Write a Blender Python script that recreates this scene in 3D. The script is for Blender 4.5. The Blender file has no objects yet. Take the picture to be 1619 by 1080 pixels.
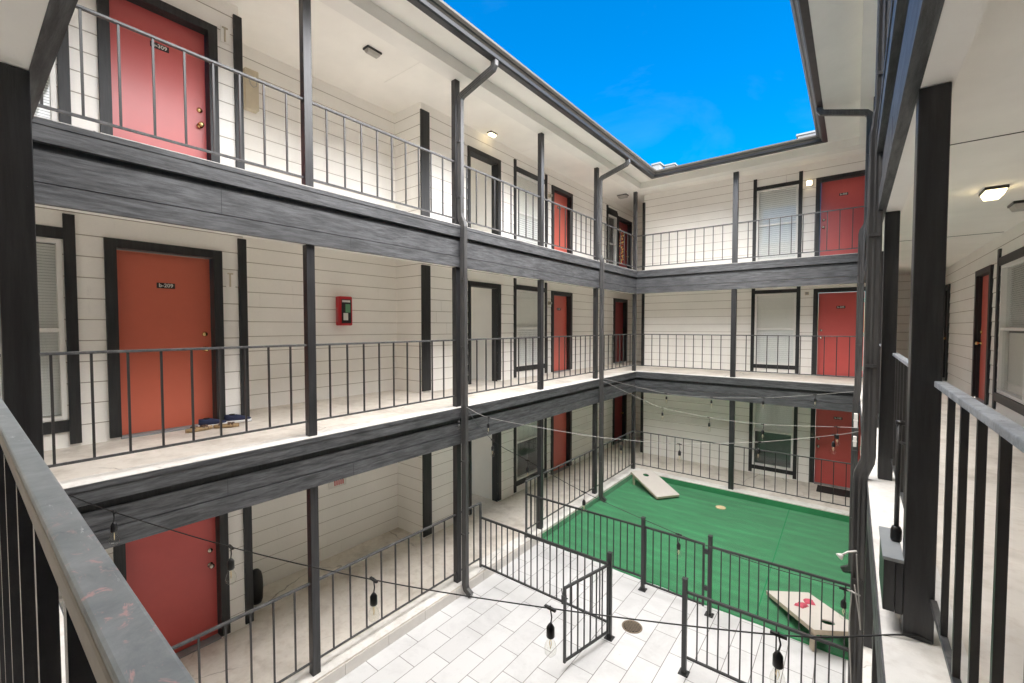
import bpy, math, random
from mathutils import Vector, Matrix
random.seed(7)
R = math.radians
sc = bpy.context.scene
col = sc.collection

# ------------------------------------------------------------------ materials
MATS = {}
class NT:
    def __init__(s, name):
        s.m = bpy.data.materials.new(name); s.m.use_nodes = True
        s.t = s.m.node_tree; s.n = s.t.nodes; s.l = s.t.links
        s.b = s.n['Principled BSDF']; MATS[name] = s.m
        s.pos = s.n.new('ShaderNodeNewGeometry').outputs['Position']
    def link(s, a, b): s.l.new(a, b)
    def mapping(s, scale, loc=(0, 0, 0), src=None):
        m = s.n.new('ShaderNodeMapping'); m.inputs['Scale'].default_value = scale; m.inputs['Location'].default_value = loc
        s.link(src or s.pos, m.inputs['Vector']); return m.outputs['Vector']
    def noise(s, scale, detail=4, rough=.6, vec=None, dist=0):
        n = s.n.new('ShaderNodeTexNoise'); n.inputs['Scale'].default_value = scale
        n.inputs['Detail'].default_value = detail; n.inputs['Roughness'].default_value = rough
        n.inputs['Distortion'].default_value = dist
        s.link(vec or s.pos, n.inputs['Vector']); return n.outputs['Fac']
    def ramp(s, fac, stops):
        r = s.n.new('ShaderNodeValToRGB'); e = r.color_ramp.elements
        while len(e) < len(stops): e.new(.5)
        for i, (p, c) in enumerate(stops):
            e[i].position = p; e[i].color = (c, c, c, 1) if isinstance(c, (int, float)) else (*c, 1)
        s.link(fac, r.inputs['Fac']); return r.outputs['Color']
    def mix(s, fac, a, b, mode='MIX'):
        m = s.n.new('ShaderNodeMix'); m.data_type = 'RGBA'; m.blend_type = mode
        for v, k in ((fac, 0), (a, 6), (b, 7)):
            if isinstance(v, (int, float)): m.inputs[k].default_value = v if k == 0 else (v, v, v, 1)
            elif isinstance(v, tuple): m.inputs[k].default_value = (*v, 1)
            else: s.link(v, m.inputs[k])
        return m.outputs[2]
    def bump(s, h, strength=.3, dist=.01):
        b = s.n.new('ShaderNodeBump'); b.inputs['Strength'].default_value = strength; b.inputs['Distance'].default_value = dist
        s.link(h, b.inputs['Height']); s.link(b.outputs['Normal'], s.b.inputs['Normal'])
    def base(s, c):
        if isinstance(c, tuple): s.b.inputs['Base Color'].default_value = (*c, 1)
        else: s.link(c, s.b.inputs['Base Color'])
    def rough(s, r):
        if isinstance(r, (int, float)): s.b.inputs['Roughness'].default_value = r
        else: s.link(r, s.b.inputs['Roughness'])

def plain(name, c, rough=.5, metal=0, var=.12, scale=9, bump=0):
    t = NT(name)
    d = tuple(x * (1 - var) for x in c); u = tuple(min(1, x * (1 + var)) for x in c)
    t.base(t.mix(t.noise(scale), d, u)); t.rough(rough); t.b.inputs['Metallic'].default_value = metal
    if bump: t.bump(t.noise(scale * 12, 3), bump, .004)
    return t.m

def siding_mat(name, c):
    t = NT(name)
    big = t.ramp(t.noise(.9, 5, .65), [(.3, .95), (.7, 1.04)])
    fine = t.ramp(t.noise(38, 4, .7, t.mapping((1, 1, 4))), [(.3, .95), (.75, 1.02)])
    streak = t.ramp(t.noise(3.0, 6, .75, t.mapping((3, 3, .45)), .6), [(.62, 1.0), (.82, .84)])
    k = t.mix(1, t.mix(1, big, fine, 'MULTIPLY'), streak, 'MULTIPLY')
    t.base(t.mix(1, c, k, 'MULTIPLY')); t.rough(.55)
    t.bump(t.noise(60, 4, .7, t.mapping((1, 1, 5))), .25, .004); return t.m

def ceiling_mat(name, c):
    t = NT(name)
    v = t.ramp(t.noise(1.6, 5, .6), [(.3, .95), (.7, 1.03)])
    sp = t.ramp(t.noise(24, 3, .8), [(.70, 1.0), (.80, .72)])
    t.base(t.mix(1, c, t.mix(1, v, sp, 'MULTIPLY'), 'MULTIPLY')); t.rough(.8)
    t.bump(t.noise(140, 3, .6), .25, .003); return t.m

def wood_mat(name, axis, dark, light, rough=.42):
    t = NT(name)
    sc_ = {'x': (2.6, 24, 24), 'y': (24, 2.6, 24), 'z': (22, 22, 1.6)}[axis]
    g = t.noise(1.4, 8, .7, t.mapping(sc_), .15)
    patch = t.noise(1.3, 4, .6)
    f = t.mix(.55, t.ramp(g, [(.38, 0), (.66, 1)]), t.ramp(patch, [(.28, .2), (.74, 1)]), 'MULTIPLY')
    speck = t.ramp(t.noise(80, 3, .8), [(.73, 0), (.78, .8)])
    c = t.mix(f, dark, light); c = t.mix(speck, c, tuple(min(1, x * 3.2) for x in light))
    t.base(c); t.rough(rough + .04)
    t.bump(g, .5, .006); return t.m

def concrete_mat(name, c, stain=(.42, .33, .24), cracks=True):
    t = NT(name)
    a = t.noise(1.3, 6, .68, None, .1); b = t.noise(9, 6, .7)
    base = t.mix(t.ramp(a, [(.3, 0), (.72, 1)]), tuple(x * .84 for x in c), tuple(min(1, x * 1.08) for x in c))
    base = t.mix(t.ramp(b, [(.50, 0), (.80, .5)]), base, stain)
    st = t.ramp(t.noise(2.3, 4, .62, t.mapping((1, 1, 1), (7, 3, 1)), .2), [(.50, 0), (.80, .55)])
    base = t.mix(st, base, tuple(x * .55 for x in stain))
    if cracks:
        v = t.n.new('ShaderNodeTexVoronoi'); v.feature = 'DISTANCE_TO_EDGE'; v.inputs['Scale'].default_value = .55
        dn = t.n.new('ShaderNodeTexNoise'); dn.inputs['Scale'].default_value = 2.5; dn.inputs['Detail'].default_value = 6
        t.link(t.pos, dn.inputs['Vector'])
        mm = t.n.new('ShaderNodeMix'); mm.data_type = 'VECTOR'; mm.inputs[0].default_value = .22
        t.link(t.pos, mm.inputs[4]); t.link(dn.outputs['Color'], mm.inputs[5]); t.link(mm.outputs[1], v.inputs['Vector'])
        cr = t.mix(1, t.ramp(v.outputs['Distance'], [(.0, .75), (.0035, 0)]), t.ramp(t.noise(.8, 3, .5, t.mapping((1, 1, 1), (5, 5, 0))), [(.48, 0), (.58, 1)]), 'MULTIPLY')
        base = t.mix(cr, base, (.12, .10, .08))
    t.base(base); t.rough(.75); t.bump(t.noise(90, 4, .7), .3, .004); return t.m

def tile_mat(name):
    t = NT(name)
    # long side of each tile runs along world Y
    sep = t.n.new('ShaderNodeSeparateXYZ'); t.link(t.pos, sep.inputs[0])
    cmb = t.n.new('ShaderNodeCombineXYZ'); t.link(sep.outputs['Y'], cmb.inputs['X']); t.link(sep.outputs['X'], cmb.inputs['Y'])
    br = t.n.new('ShaderNodeTexBrick'); br.offset = .5; br.offset_frequency = 2
    t.link(t.mapping((1, 1, 1), (.03, .285, 0), cmb.outputs[0]), br.inputs['Vector'])
    br.inputs['Color1'].default_value = (.63, .63, .63, 1); br.inputs['Color2'].default_value = (.70, .70, .70, 1)
    br.inputs['Mortar'].default_value = (.20, .19, .18, 1); br.inputs['Scale'].default_value = 1
    br.inputs['Mortar Size'].default_value = .0045; br.inputs['Mortar Smooth'].default_value = .2
    br.inputs['Brick Width'].default_value = .6; br.inputs['Row Height'].default_value = .288
    dirt = t.ramp(t.noise(1.7, 7, .75, None, .6), [(.48, 1.0), (.85, .75)])
    sm = t.ramp(t.noise(12, 5, .75), [(.60, 1.0), (.85, .72)])
    t.base(t.mix(1, t.mix(1, br.outputs['Color'], dirt, 'MULTIPLY'), sm, 'MULTIPLY'))
    t.rough(t.ramp(t.noise(5), [(.3, .28), (.7, .5)])); 
    inv = t.ramp(br.outputs['Fac'], [(0, 1), (1, 0)]); t.bump(inv, .5, .004); return t.m

def turf_mat(name):
    t = NT(name)
    a = t.noise(1.7, 8, .78, t.mapping((.6, 2.4, 1)), .3); b = t.noise(70, 5, .85)
    st = t.n.new('ShaderNodeTexWave'); st.wave_type = 'BANDS'; st.bands_direction = 'Y'; st.inputs['Scale'].default_value = 1.1
    st.inputs['Distortion'].default_value = 3.5; st.inputs['Detail'].default_value = 3; st.inputs['Detail Scale'].default_value = .6
    t.link(t.pos, st.inputs['Vector'])
    c = t.mix(t.ramp(a, [(.38, 0), (.62, 1)]), (.009, .17, .05), (.028, .31, .105))
    c = t.mix(t.ramp(st.outputs['Fac'], [(.0, .0), (1, .45)]), c, (.007, .11, .038))
    c = t.mix(t.ramp(b, [(.35, 0), (.75, .55)]), c, (.035, .30, .12))
    t.base(c); t.rough(.85); t.b.inputs['Sheen Weight'].default_value = .25
    t.bump(t.noise(160, 4, .85), 1.0, .012); return t.m

def near_rail_mat(name):
    t = NT(name)
    a = t.noise(14, 6, .7, None, .5)
    c = t.mix(t.ramp(a, [(.35, 0), (.65, 1)]), (.24, .27, .28), (.38, .41, .42))
    scr = t.ramp(t.noise(26, 6, .8, t.mapping((.35, 1.6, 1), (3, 1, 0)), 1.2), [(.62, 0), (.68, .7)])
    c = t.mix(scr, c, (.85, .87, .87))
    dk = t.ramp(t.noise(9, 5, .8, t.mapping((1, 1, 1), (1, 9, 0)), .8), [(.60, 0), (.70, .55)])
    c = t.mix(dk, c, (.12, .125, .13))
    sep = t.n.new('ShaderNodeSeparateXYZ'); t.link(t.pos, sep.inputs[0])
    win = t.ramp(sep.outputs['X'], [(0, 0), (1, 0)])
    mr = t.n.new('ShaderNodeMapRange'); t.link(sep.outputs['X'], mr.inputs['Value'])
    mr.inputs['From Min'].default_value = -.75; mr.inputs['From Max'].default_value = -.45
    pk = t.ramp(t.noise(30, 4, .7, t.mapping((.8, 1.5, 1), (.4, 2, 0)), 1.5), [(.585, 0), (.65, .75)])
    c = t.mix(t.mix(1, pk, mr.outputs[0], 'MULTIPLY'), c, (.70, .42, .40))
    t.base(c); t.rough(.38); t.bump(a, .25, .003); return t.m

def rail_mat(name):
    t = NT(name)
    a = t.noise(20, 5, .7, None, .4)
    c = t.mix(t.ramp(a, [(.4, 0), (.7, 1)]), (.050, .050, .052), (.12, .12, .12))
    sp = t.ramp(t.noise(55, 3, .8), [(.68, 0), (.74, .6)])
    t.base(t.mix(sp, c, (.20, .17, .14))); t.rough(.4); t.bump(a, .2, .003); return t.m

def right_rail_mat(name):
    t = NT(name)
    a = t.noise(16, 6, .75, None, .8)
    c = t.mix(t.ramp(a, [(.38, 0), (.62, 1)]), (.26, .28, .31), (.48, .51, .54))
    dk = t.ramp(t.noise(34, 4, .8, t.mapping((1, .5, 1)), 1.0), [(.60, 0), (.66, .8)])
    t.base(t.mix(dk, c, (.08, .08, .085))); t.rough(.45); t.bump(a, .4, .003); return t.m

def glass_mat(name, tint=(.965, .975, .97)):
    t = NT(name); t.n.remove(t.b)
    tr = t.n.new('ShaderNodeBsdfTransparent'); tr.inputs[0].default_value = (*tint, 1)
    gl = t.n.new('ShaderNodeBsdfGlossy'); gl.inputs['Roughness'].default_value = .02
    fw = t.n.new('ShaderNodeLayerWeight'); fw.inputs['Blend'].default_value = .5
    pw = t.n.new('ShaderNodeMath'); pw.operation = 'POWER'; pw.inputs[1].default_value = 3.5; t.link(fw.outputs['Facing'], pw.inputs[0])
    fr = t.n.new('ShaderNodeMath'); fr.operation = 'MULTIPLY_ADD'; fr.inputs[1].default_value = .40; fr.inputs[2].default_value = .035; t.link(pw.outputs[0], fr.inputs[0])
    mx = t.n.new('ShaderNodeMixShader'); t.link(fr.outputs[0], mx.inputs[0]); t.link(tr.outputs[0], mx.inputs[1]); t.link(gl.outputs[0], mx.inputs[2])
    t.link(mx.outputs[0], t.n['Material Output'].inputs['Surface']); return t.m

def emit_mat(name, c, s):
    t = NT(name); t.base(c); t.b.inputs['Emission Color'].default_value = (*c, 1); t.b.inputs['Emission Strength'].default_value = s
    t.rough(.4); return t.m

def gutter_mat(name):
    t = NT(name)
    c = t.mix(t.ramp(t.noise(5, 5, .7), [(.35, 0), (.7, 1)]), (.012, .013, .016), (.03, .03, .034))
    t.base(c); t.rough(.35); t.b.inputs['Metallic'].default_value = 0; return t.m

def shingle_mat(name):
    t = NT(name)
    b = t.noise(60, 4, .8); c = t.mix(b, (.05, .045, .04), (.16, .14, .125))
    t.base(c); t.rough(.9); t.bump(b, .8, .01); return t.m

WHITE = siding_mat('siding_paint', (.94, .92, .875))
JOINT_SHADE = plain('joint_and_lap_shade', (.40, .355, .31), .9, 0, .3, 6)
PLASTER = ceiling_mat('ceiling_paint', (.93, .91, .865))
SOFFIT = ceiling_mat('soffit_paint', (.90, .88, .84))
BEAMW = ceiling_mat('beam_paint', (.88, .86, .82))
CONC = concrete_mat('walkway_concrete', (.74, .69, .62))
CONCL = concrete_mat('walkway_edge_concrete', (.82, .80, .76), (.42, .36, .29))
TILE = tile_mat('patio_tile'); TURF = turf_mat('turf_green')
WX = wood_mat('painted_wood_x', 'x', (.036, .037, .039), (.145, .148, .155), .5)
WY = wood_mat('painted_wood_y', 'y', (.036, .037, .039), (.145, .148, .155), .5)
WZ = wood_mat('painted_post', 'z', (.017, .017, .018), (.045, .045, .048), .30)
TRIM = wood_mat('painted_trim', 'z', (.010, .011, .012), (.030, .031, .033), .45)
DOORR = plain('door_paint', (.64, .135, .10), .36, 0, .07, 5, .05)
DOORO = plain('door_reflect_orange', (.62, .145, .085), .40, 0, .08, 3, .05); DOORC = plain('door_reflect_crimson', (.60, .10, .09), .36, 0, .07, 5, .05); DOORP = plain('door_reflect_pink', (.58, .11, .105), .30, 0, .06, 4, .05)  # door red varied by wing and storey, reflection tints put into the colour
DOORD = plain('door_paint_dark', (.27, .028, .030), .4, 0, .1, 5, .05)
RAIL = rail_mat('rail_metal'); NRAIL = near_rail_mat('scuffed_rail_top'); RRAIL = right_rail_mat('chalky_rail_top')
BAR = plain('bar_metal', (.035, .033, .032), .35, 0, .25, 25, .1)
NBAR = plain('near_bar_metal', (.018, .018, .020), .25, 0, .3, 25, .1)
PALE = plain('rail_underlip', (.42, .38, .33), .5, 0, .2, 30, .1)
FENCE = plain('fence_metal', (.030, .031, .032), .4, 0, .25, 25, .1)
GUT = gutter_mat('gutter_metal'); SHING = shingle_mat('roof_shingle')
GUTSHEEN = plain('gutter_lip_sheen', (.10, .09, .08), .4, 0, .25, 30, .1)  # paler tone paints highlight and reflection onto the gutter's curve and upper face
SPOUT = wood_mat('downspout_metal', 'z', (.045, .044, .044), (.10, .098, .096), .32)
BRASS = plain('brass', (.75, .55, .25), .25, 1, .05); CHROME = plain('worn_nickel', (.65, .60, .52), .25, 1, .05)
VINYL = plain('window_vinyl', (.80, .79, .76), .4, 0, .04)
BLIND = plain('blind_slat', (.86, .86, .85), .5, 0, .04); SHADE = plain('roller_shade', (.84, .82, .78), .7, 0, .05)
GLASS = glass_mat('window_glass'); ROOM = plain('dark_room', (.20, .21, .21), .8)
BLACK = plain('black_plastic', (.012, .012, .013), .35); RUBBER = plain('black_rubber', (.02, .02, .02), .8, 0, .2, 40, .3)
PLATE = plain('plate_black', (.02, .015, .015), .4); LETTER = plain('plate_letters', (.75, .72, .66), .5)
REDBOX = plain('cabinet_red', (.50, .012, .022), .3); LGREEN = plain('label_green', (.12, .30, .16), .5); LWHITE = plain('label_white', (.75, .72, .68), .5)
GREYP = plain('paint_grey', (.30, .32, .33), .5, 0, .12, 20, .1)
BEIGE = plain('meter_beige', (.60, .53, .40), .5); BULBG = glass_mat('bulb_glass', (.97, .97, .95))
LENSON = emit_mat('lit_lens', (1.0, .80, .45), 1.1); LENSOFF = plain('unlit_lens', (.45, .43, .40), .3)
FILA = emit_mat('bulb_filament', (.9, .75, .5), .02)
PLY = plain('board_paint', (.62, .58, .53), .45, 0, .06, 12, .05); PLYE = plain('board_edge', (.50, .42, .32), .6, 0, .12, 30)
PINK = plain('bean_bag_cloth', (.50, .08, .12), .8, 0, .15, 30, .3); NAVY = plain('navy_cloth', (.020, .028, .075), .8, 0, .2, 30, .3)
SOLE = plain('white_sole', (.75, .74, .74), .6); BROWN = plain('brown_leather', (.10, .055, .03), .5, 0, .2, 30, .2); TAN = plain('tan_footbed', (.35, .24, .12), .7)
VENT = plain('galvanised_vent', (.14, .15, .16), .6, 0); DRAINM = plain('drain_metal', (.22, .17, .12), .6, .3, .3, 40, .3)
HOLE = plain('hole_black', (.004, .004, .004), .9); GOLD = emit_mat('fairy_gold', (.9, .6, .2), .02); CORD = plain('cable_black', (.012, .012, .012), .45)
CORDW = plain('cable_pale', (.35, .34, .32), .5); BAG = plain('bag_black', (.015, .015, .016), .45, 0, .2, 20, .4); GRND = plain('earth', (.20, .17, .13), .9)

# ------------------------------------------------------------------ mesh builder
class MB:
    def __init__(s): s.v = []; s.f = []; s.mi = []; s.mats = []; s.smooth = []
    def _m(s, m):
        if m not in s.mats: s.mats.append(m)
        return s.mats.index(m)
    def add(s, vs, fs, m, smooth=False):
        o = len(s.v); s.v += [tuple(v) for v in vs]; k = s._m(m)
        for f in fs: s.f.append(tuple(i + o for i in f)); s.mi.append(k); s.smooth.append(smooth)
        return s
    def box(s, a, b, m):
        x0, y0, z0 = (min(a[i], b[i]) for i in range(3)); x1, y1, z1 = (max(a[i], b[i]) for i in range(3))
        return s.add([(x0,y0,z0),(x1,y0,z0),(x1,y1,z0),(x0,y1,z0),(x0,y0,z1),(x1,y0,z1),(x1,y1,z1),(x0,y1,z1)],
              [(0,3,2,1),(4,5,6,7),(0,1,5,4),(1,2,6,5),(2,3,7,6),(3,0,4,7)], m)
    def bar(s, p, q, w, h, m, up=(0,0,1)):
        p = Vector(p); q = Vector(q); d = (q - p).normalized(); u = Vector(up)
        if abs(d.dot(u)) > .95: u = Vector((1, 0, 0))
        r = d.cross(u).normalized(); u = r.cross(d).normalized(); vs = []
        for c in (p, q):
            for a, b in ((-1,-1),(1,-1),(1,1),(-1,1)): vs.append(c + r * (a*w/2) + u * (b*h/2))
        return s.add(vs, [(0,1,2,3),(7,6,5,4),(0,4,5,1),(1,5,6,2),(2,6,7,3),(3,7,4,0)], m)
    def sweep(s, pts, sec, m, smooth=False, up=(0,0,1), caps=True):
        """sweep a closed 2D section (right, up) along points with mitred turns"""
        P = [Vector(p) for p in pts]; n = len(sec); vs = []; prev = None
        for i, p in enumerate(P):
            if i == 0: t = P[1] - p
            elif i == len(P)-1: t = p - P[i-1]
            else: t = (P[i+1]-p).normalized() + (p-P[i-1]).normalized()
            t.normalize()
            if prev is None:
                u = Vector(up)
                if abs(t.dot(u)) > .95: u = Vector((0, 1, 0)) if abs(t.y) < .9 else Vector((1, 0, 0))
                r = t.cross(u).normalized()
            else: r = (prev - t * prev.dot(t)).normalized()
            prev = r; u = r.cross(t).normalized()
            for a, b in sec: vs.append(p + r*a + u*b)
        fs = []
        for i in range(len(P)-1):
            for j in range(n): k = (j+1) % n; fs.append((i*n+j, i*n+k, (i+1)*n+k, (i+1)*n+j))
        if caps: fs.append(tuple(range(n))[::-1]); fs.append(tuple((len(P)-1)*n + j for j in range(n)))
        return s.add(vs, fs, m, smooth)
    def tube(s, pts, r, m, n=8): return s.sweep(pts, [(r*math.cos(2*math.pi*i/n), r*math.sin(2*math.pi*i/n)) for i in range(n)], m, True)
    def lathe(s, c, prof, m, n=20, axis=(0,0,1)):
        c = Vector(c); q = Vector((0,0,1)).rotation_difference(Vector(axis)); vs = []; fs = []
        for (r, h) in prof:
            for i in range(n): a = 2*math.pi*i/n; vs.append(c + q @ Vector((r*math.cos(a), r*math.sin(a), h)))
        for k in range(len(prof)-1):
            for i in range(n): j = (i+1) % n; fs.append((k*n+i, k*n+j, (k+1)*n+j, (k+1)*n+i))
        fs.append(tuple(range(n))[::-1]); fs.append(tuple((len(prof)-1)*n+i for i in range(n)))
        return s.add(vs, fs, m, True)
    def xf(s, M):
        s.v = [tuple(M @ Vector(v)) for v in s.v]; return s
    def build(s, name, parent=None, bevel=0, label=None):
        xs = [v[0] for v in s.v]; ys = [v[1] for v in s.v]; zs = [v[2] for v in s.v]
        c = Vector(((min(xs)+max(xs))/2, (min(ys)+max(ys))/2, min(zs)))
        me = bpy.data.meshes.new(name); me.from_pydata([tuple(Vector(v)-c) for v in s.v], [], s.f)
        for m in s.mats: me.materials.append(m)
        me.polygons.foreach_set('material_index', s.mi); me.polygons.foreach_set('use_smooth', s.smooth); me.update()
        o = bpy.data.objects.new(name, me); col.objects.link(o); o['wloc'] = tuple(c)
        o.location = c - (Vector(parent['wloc']) if parent else Vector())
        if parent: o.parent = parent
        if bevel:
            b = o.modifiers.new('b', 'BEVEL'); b.width = bevel; b.segments = 2; b.limit_method = 'ANGLE'
        if label: o['label'] = label
        return o

def thing(name, label, cat, loc, group=None):
    o = bpy.data.objects.new(name, None); col.objects.link(o); o.location = loc; o['wloc'] = tuple(loc)
    o.empty_display_size = .2; o['label'] = label; o['category'] = cat
    if group: o['group'] = group
    return o
def tag(o, label, cat, group=None):
    o['label'] = label; o['category'] = cat
    if group: o['group'] = group
    return o
def structure(o, label=None):
    o['kind'] = 'structure'
    if label: o['label'] = label
    return o

def text_into(mb, s, size, place, m):
    """letters as flat mesh, placed by function (x,y)->world point"""
    cu = bpy.data.curves.new('letters', 'FONT'); cu.body = s; cu.size = size; cu.align_x = 'CENTER'; cu.align_y = 'CENTER'
    cu.extrude = .0; cu.offset = .0012; cu.resolution_u = 3
    ob = bpy.data.objects.new('letters', cu); col.objects.link(ob)
    dg = bpy.context.evaluated_depsgraph_get(); me = bpy.data.meshes.new_from_object(ob.evaluated_get(dg))
    mb.add([place(v.co.x, v.co.y) for v in me.vertices], [tuple(p.vertices) for p in me.polygons], m)
    bpy.data.objects.remove(ob); bpy.data.curves.remove(cu); bpy.data.meshes.remove(me)

# ------------------------------------------------------------------ frames
XL, XR, YN, YB = -4.57, .11, .25, 11.25
F1, F2, F3 = -2.68, 0.0, 2.68
FL = (F1, F2, F3); YEND = 14.8; YNEAR = -1.35
class Fr:
    def __init__(s, P, long_mat, wall, s_out): s.P = P; s.wm = long_mat; s.wall = wall; s.out = s_out
    def box(s, mb, s0, s1, d0, d1, z0, z1, m): return mb.box(s.P(s0, d0, z0), s.P(s1, d1, z1), m)
FRL = Fr(lambda s, d, z: (XL + d, s, z), WY, -1.57, 1)
FRB = Fr(lambda s, d, z: (s, YB - d, z), WX, -1.78, 1)
FRR = Fr(lambda s, d, z: (XR - d, s, z), WY, -1.51, 1)
FRN = Fr(lambda s, d, z: (s, YN + d, z), WX, -1.60, 1)
ext = {FRL: (YN, YB, 1, -1), FRR: (YN, YB, 1, -1), FRB: (XL, XR, 1, -1), FRN: (XL, XR, 1, -1)}
def run(fr, mb, prof, m, mats=None):
    """extrude a (d,z) section along the whole inner edge with mitred ends"""
    a, b, ka, kb = ext[fr]; n = len(prof); vs = []
    for (d, z) in prof: vs.append(fr.P(a + d, d, z))
    for (d, z) in prof: vs.append(fr.P(b - d, d, z))
    for j in range(n):
        k = (j+1) % n; mb.add([vs[j], vs[k], vs[n+k], vs[n+j]], [(0,1,2,3)], (mats or {}).get(j, m))
    return mb
def rect(d0, d1, z0, z1): return [(d0, z0), (d1, z0), (d1, z1), (d0, z1)]

WL = thing('apartment_wing', 'long left wing with white lap siding, red doors and three storeys of open walkways', 'building', (XL-.8, 5.7, F1))
WB = thing('apartment_wing', 'far wing facing the camera across the green turf, three storeys of walkways', 'building', ((XL+XR)/2, YB+.9, F1))
WR = thing('apartment_wing', 'right wing seen end on, its walkway running away beside the thick dark post', 'building', (XR+.8, 5.7, F1))
WN = thing('apartment_wing', 'near wing behind the scuffed railing, only its edge, soffit and one dark post showing', 'building', ((XL+XR)/2, YN-.8, F1))
FRL.root, FRB.root, FRR.root, FRN.root = WL, WB, WR, WN

def siding(fr, s0, s1, z0, z1, holes, nails=False, depth=None, h=.213, place=None, start=None):
    """lap siding: sloped courses with a real lip"""
    mb = MB(); d = fr.wall if depth is None else depth; P = place or (lambda s, dd, z: fr.P(s, d + dd, z))
    lip = .007; k = 0; base = z0 if start is None else start
    while base + k*h < z1 - 1e-4:
        a = max(base + k*h, z0); b = min(base + (k+1)*h, z1); zc = base + k*h; k += 1
        if b <= a: continue
        cuts = sorted({a, b, *[z for H in holes for z in (H[2], H[3]) if a < z < b]})
        for q in range(len(cuts)-1):
            za, zb = cuts[q], cuts[q+1]; zm = (za+zb)/2
            iv = [(s0, s1)]
            for H in holes:
                if H[2] < zm < H[3]:
                    nv = []
                    for (u, v) in iv:
                        if H[1] <= u or H[0] >= v: nv.append((u, v)); continue
                        if H[0] > u: nv.append((u, H[0]))
                        if H[1] < v: nv.append((H[1], v))
                    iv = nv
            off = lambda z: lip * (1 - (z - zc)/h)
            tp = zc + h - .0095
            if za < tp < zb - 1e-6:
                for (u, v) in iv: mb.add([P(u, off(tp)+.0012, tp), P(v, off(tp)+.0012, tp), P(v, .0012, zc+h), P(u, .0012, zc+h)], [(0,1,2,3)], JOINT_SHADE)  # dark strip under each lap stands in for the lip's shadow line
            for (u, v) in iv:
                # butt joints every few metres keep boards from being endless
                mb.add([P(u, off(za), za), P(v, off(za), za), P(v, off(zb), zb), P(u, off(zb), zb)], [(0,1,2,3)], WHITE)
            if abs(za - zc) < 1e-5 and zb > zc + h - 1e-4 and cuts == [a, b]:
                for (u, v) in iv:
                    if v - u > .9 and random.random() < .13:
                        x = random.uniform(u+.3, v-.3)
                        mb.add([P(x, lip+.0006, zc+.002), P(x+.0035, lip+.0006, zc+.002), P(x+.0035, .0006, zc+h-.01), P(x, .0006, zc+h-.01)], [(0,1,2,3)], JOINT_SHADE)
                    if nails:
                        xs = [u+.05]
                        while xs[-1] < v-.1: xs.append(xs[-1] + .41)
                        for x in xs: mb.add([P(x, lip+.001, zc+.022), P(x+.010, lip+.001, zc+.022), P(x+.010, lip+.001, zc+.032), P(x, lip+.001, zc+.032)], [(0,1,2,3)], JOINT_SHADE)
            if abs(za - zc) < 1e-5:
              for (u, v) in iv: mb.add([P(u, 0, za), P(v, 0, za), P(v, off(za), za), P(u, off(za), za)], [(0,1,2,3)], WHITE)
    return mb.build('wall', fr.root)

def door(fr, f, a0, a1, plate=None, knob_side=1, leaf=DOORR, plate_at=None, top=2.03, label=None, recess=.09, metal=BRASS, light_leaf=None):
    """a0..a1 = clear opening; frame boards around it; leaf recessed"""
    w = fr.wall; fw = .095
    m = MB()
    for (u, v, z0, z1) in ((a0-fw, a0, f+.03, f+top+fw), (a1, a1+fw, f+.03, f+top+fw), (a0, a1, f+top, f+top+fw)):
        fr.box(m, u, v, w+.0, w+.036, z0, z1, TRIM)
    fr.box(m, a0-.02, a0, w-.14, w-.001, f, f+top, TRIM); fr.box(m, a1, a1+.02, w-.14, w-.001, f, f+top, TRIM)
    fr.box(m, a0-.02, a1+.02, w-.14, w-.001, f+top, f+top+.02, TRIM)
    fr.box(m, a0, a1, w-.14, w+.02, f+.002, f+.02, GREYP)
    m.build('door_frame', fr.root, .002)
    m = MB(); fr.box(m, a0+.004, a1-.004, w-recess-.045, w-recess, f+.024, f+top-.006, leaf)
    d = m.build('door', fr.root, .002, label=label)
    ks = a1-.07 if knob_side > 0 else a0+.07
    out = Vector(fr.P(0, 1, 0)) - Vector(fr.P(0, 0, 0))
    m = MB(); m.lathe(fr.P(ks, w-recess, f+.93), [(.032,0),(.032,.008),(.012,.012),(.012,.035),(.028,.045),(.030,.06),(.02,.072)], metal, 18, out); m.build('knob', d)
    m = MB(); m.lathe(fr.P(ks, w-recess, f+1.11), [(.03,0),(.03,.012),(.018,.018),(.016,.02)], metal, 18, out); m.build('deadbolt', d)
    hs_ = a0+.012 if knob_side > 0 else a1-.012
    for hz in (.22, 1.02, 1.82):
        m = MB(); fr.box(m, hs_-.008, hs_+.008, w-recess, w-recess+.010, f+hz-.05, f+hz+.05, metal); m.build('hinge', d)
    if plate:
        pc = plate_at if plate_at is not None else (a0+a1)/2
        m = MB(); fr.box(m, pc-.085, pc+.085, w-recess, w-recess+.006, f+1.64, f+1.70, PLATE)
        sx = 1 if fr in (FRL, FRB) else -1
        if fr is FRL: pl = lambda x, y: fr.P(pc + x, w-recess+.0075, f+1.67+y)
        elif fr is FRB: pl = lambda x, y: fr.P(pc + x, w-recess+.0075, f+1.67+y)
        else: pl = lambda x, y: fr.P(pc - x, w-recess+.0075, f+1.67+y)
        text_into(m, plate, .058, pl, LETTER); m.build('number_plate', d)
    return d

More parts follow.
